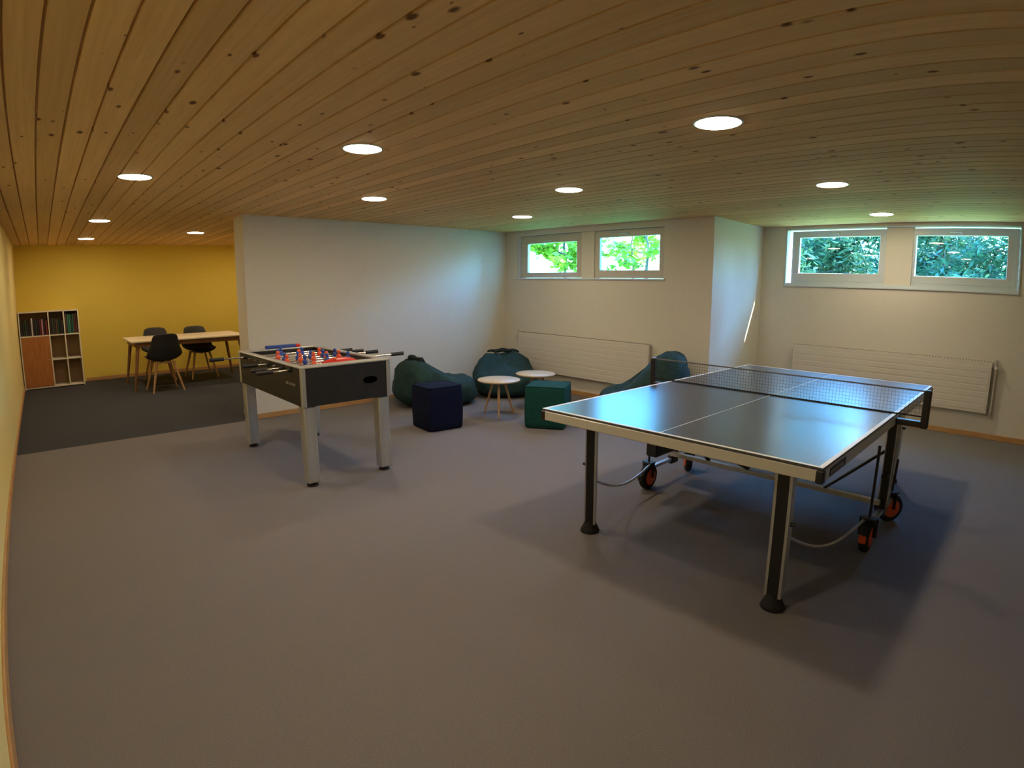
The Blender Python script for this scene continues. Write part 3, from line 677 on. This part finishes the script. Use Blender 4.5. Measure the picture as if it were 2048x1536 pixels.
# ------------------------------------------------------------------ outdoors
gz = 1.42
def ground(name, pts_fn, x0, x1, y0, y1, nx, ny, label):
    vs_ = [(x0+(x1-x0)*i/nx, y0+(y1-y0)*j/ny, 0) for j in range(ny+1) for i in range(nx+1)]
    vs_ = [(x, y, pts_fn(x, y)) for x, y, _ in vs_]; n = nx+1
    fs = [(j*n+i, j*n+i+1, (j+1)*n+i+1, (j+1)*n+i) for j in range(ny) for i in range(nx)]
    tag(MB().add(vs_, fs, m_grass, True).build(name), label, 'lawn', kind='structure')
gh = lambda x, y: gz + .02*noise.noise(Vector((x*.6, y*.6, 0))) + max(0, x-9)*.012
ground('lawn', gh, X2+.27, 45, -25, YR+.25, 30, 30, 'sunlit lawn outside the right windows')
ground('lawn', gh, X1+.14, 45, YR+.25, 50, 40, 40, 'sunlit lawn outside the left windows')

def tree(name, label, x, y, h, rad, n, leaf, lmat, seed, z0=None, cone=False, trunk=.12, group=None, low=.15, into=None):
    rr_ = random.Random(seed); zb = gh(x, y) if z0 is None else z0
    if into is None: t = thing(name, label, 'tree', (x, y, zb), 0, group)
    tr = MB(); pts = [(0, 0, -.1)]; 
    for i in range(1, 6): pts.append((.08*rr_.uniform(-1, 1)*i/3, .08*rr_.uniform(-1, 1)*i/3, h*.85*i/5))
    tr.tube(pts, [trunk*(1-.16*i) for i in range(6)], m_bark, 8)
    tips = []
    for b in range(26 if not cone else 40):
        q = rr_.uniform(low, .9); a = rr_.uniform(0, 2*PI); k = min(4, int(q/.85*5)); base = Vector(pts[k])*(1)+(Vector(pts[k+1])-Vector(pts[k]))*((q/.85*5) % 1 if k < 5 else 0)
        base = Vector((base.x, base.y, h*.85*q/.9))
        R_ = rad*(1.05-q) if cone else rad*math.sqrt(max(.1, 1-((q-.55)/.6)**2))
        tip = base+Vector((math.cos(a)*R_, math.sin(a)*R_, -.12*R_ if cone else .25*R_)); tr.tube([base, (base+tip)/2+Vector((0, 0, .05)), tip], [trunk*.28, trunk*.16, .008], m_bark, 5)
        tips.append((base, tip))
    if into is None: tr.build('trunk', t)
    cr = MB(); V, F = [], []
    for i in range(n):
        b, tp = rr_.choice(tips); q = rr_.uniform(.25, 1.05); p = b.lerp(tp, q)+Vector((rr_.gauss(0, .16), rr_.gauss(0, .16), rr_.gauss(0, .14)))*(rad*.55)
        if p.z < .02: p.z = .02+rr_.random()*.2
        a = Vector((rr_.gauss(0, 1), rr_.gauss(0, 1), rr_.gauss(0, .6))).normalized(); c_ = a.orthogonal().normalized(); c_ = (c_*math.cos(q*9)+a.cross(c_)*math.sin(q*9))
        s1 = leaf*rr_.uniform(.6, 1.3); s2 = s1*(.55 if not cone else .28); o = len(V)
        V += [p-a*s1, p+c_*s2, p+a*s1, p-c_*s2]; F.append((o, o+1, o+2, o+3))
    cr.add(V, F, lmat)
    if into is None: cr.build('foliage', t); return
    for q in (tr, cr):
        o = len(into.v); into.v += [(a+x, b+y, c+zb) for a, b, c in q.v]; into.f += [tuple(o+j for j in f_) for f_ in q.f]
        into.mi += [into.m(q.mats[0])]*len(q.f); into.sm += q.sm
# right windows: dark dense trees; unseen ones, added to block sky light, share one mesh
sky_blocking_hedge = MB()
for i, (x, y, h, rad, n, lab) in enumerate([
    (17.5, 2.2, 3.4, 2.0, 4200, 'dark evergreen at the right side of the rightmost window'),
    (16.5, 4.6, 3.2, 2.0, 4200, 'dark evergreen in the middle of the right windows'),
    (18.0, 6.6, 3.5, 2.2, 4200, 'blue green evergreen seen at the right side of the window next to the return wall'),
    (13.9, 5.3, 6.2, 1.8, 5200, 'tall added evergreen hidden between the two pairs of windows'),
    (9.3, 4.45, 6.0, .8, 3000, 'slim added evergreen hidden right behind the added wall wing'),
    (11.2, 4.75, 6.0, 1.0, 3600, 'narrow added evergreen hidden between the two pairs of windows'),
    (21.0, 3.6, 4.0, 3.6, 7000, 'rear evergreen behind the dark trees of the rightmost window'),
    (22.0, 8.6, 4.2, 3.6, 7000, 'rear evergreen behind the trees of the window next to the return wall'),
    (16.3, .3, 3.4, 2.2, 4200, 'outermost evergreen to the right of the rightmost window'),
    (14.0, -3.9, 5.6, 2.7, 5200, 'evergreen out of the picture on the right'), (11.9, -5.6, 6.0, 2.4, 6000, 'evergreen far out of the picture on the right'), (8.9, -6.4, 6.4, 2.0, 6000, 'evergreen farthest out of the picture on the right'), (21.0, -1.6, 4.2, 3.6, 5000, 'rear evergreen out of the picture on the right')]):  # out-of-picture ones are added to keep side sky off the walls
    off = 'hidden' in lab or 'out of the picture' in lab
    tree('evergreen_tree', lab, x, y, h, rad, n*2, .11, m_leafd, 20+i, cone=True, group='evergreen trees outside the right windows', low=.02, into=sky_blocking_hedge if off else None)
tag(sky_blocking_hedge.build('sky_blocking_hedge'), 'unseen evergreens added to block sky light from the windows', 'sky_blocking_hedge', kind='stuff')
# left windows: loose sunlit foliage
for i, (x, y, h, rad, n, lab) in enumerate([
    (11.6, 10.3, 3.2, .95, 2200, 'yellow green young tree filling the right part of the left window'),
    (13.0, 8.6, 3.0, .95, 700, 'loose yellow green tree at the left of the window beside the jutting corner'),
    (12.5, 9.9, 1.5, .6, 260, 'small yellow green shrub low in the window beside the jutting corner'),
    (14.5, 10.1, 2.4, .8, 380, 'green sunlit tree at the bottom centre of the window beside the jutting corner'),
    (15.5, 17.2, 4.5, 1.0, 130, 'pale thin tree at the left side of the left window')]):
    tree('leafy_tree', lab, x, y, h, rad, n, .11, m_leafy, 60+i, trunk=.05, group='leafy trees outside the left windows')
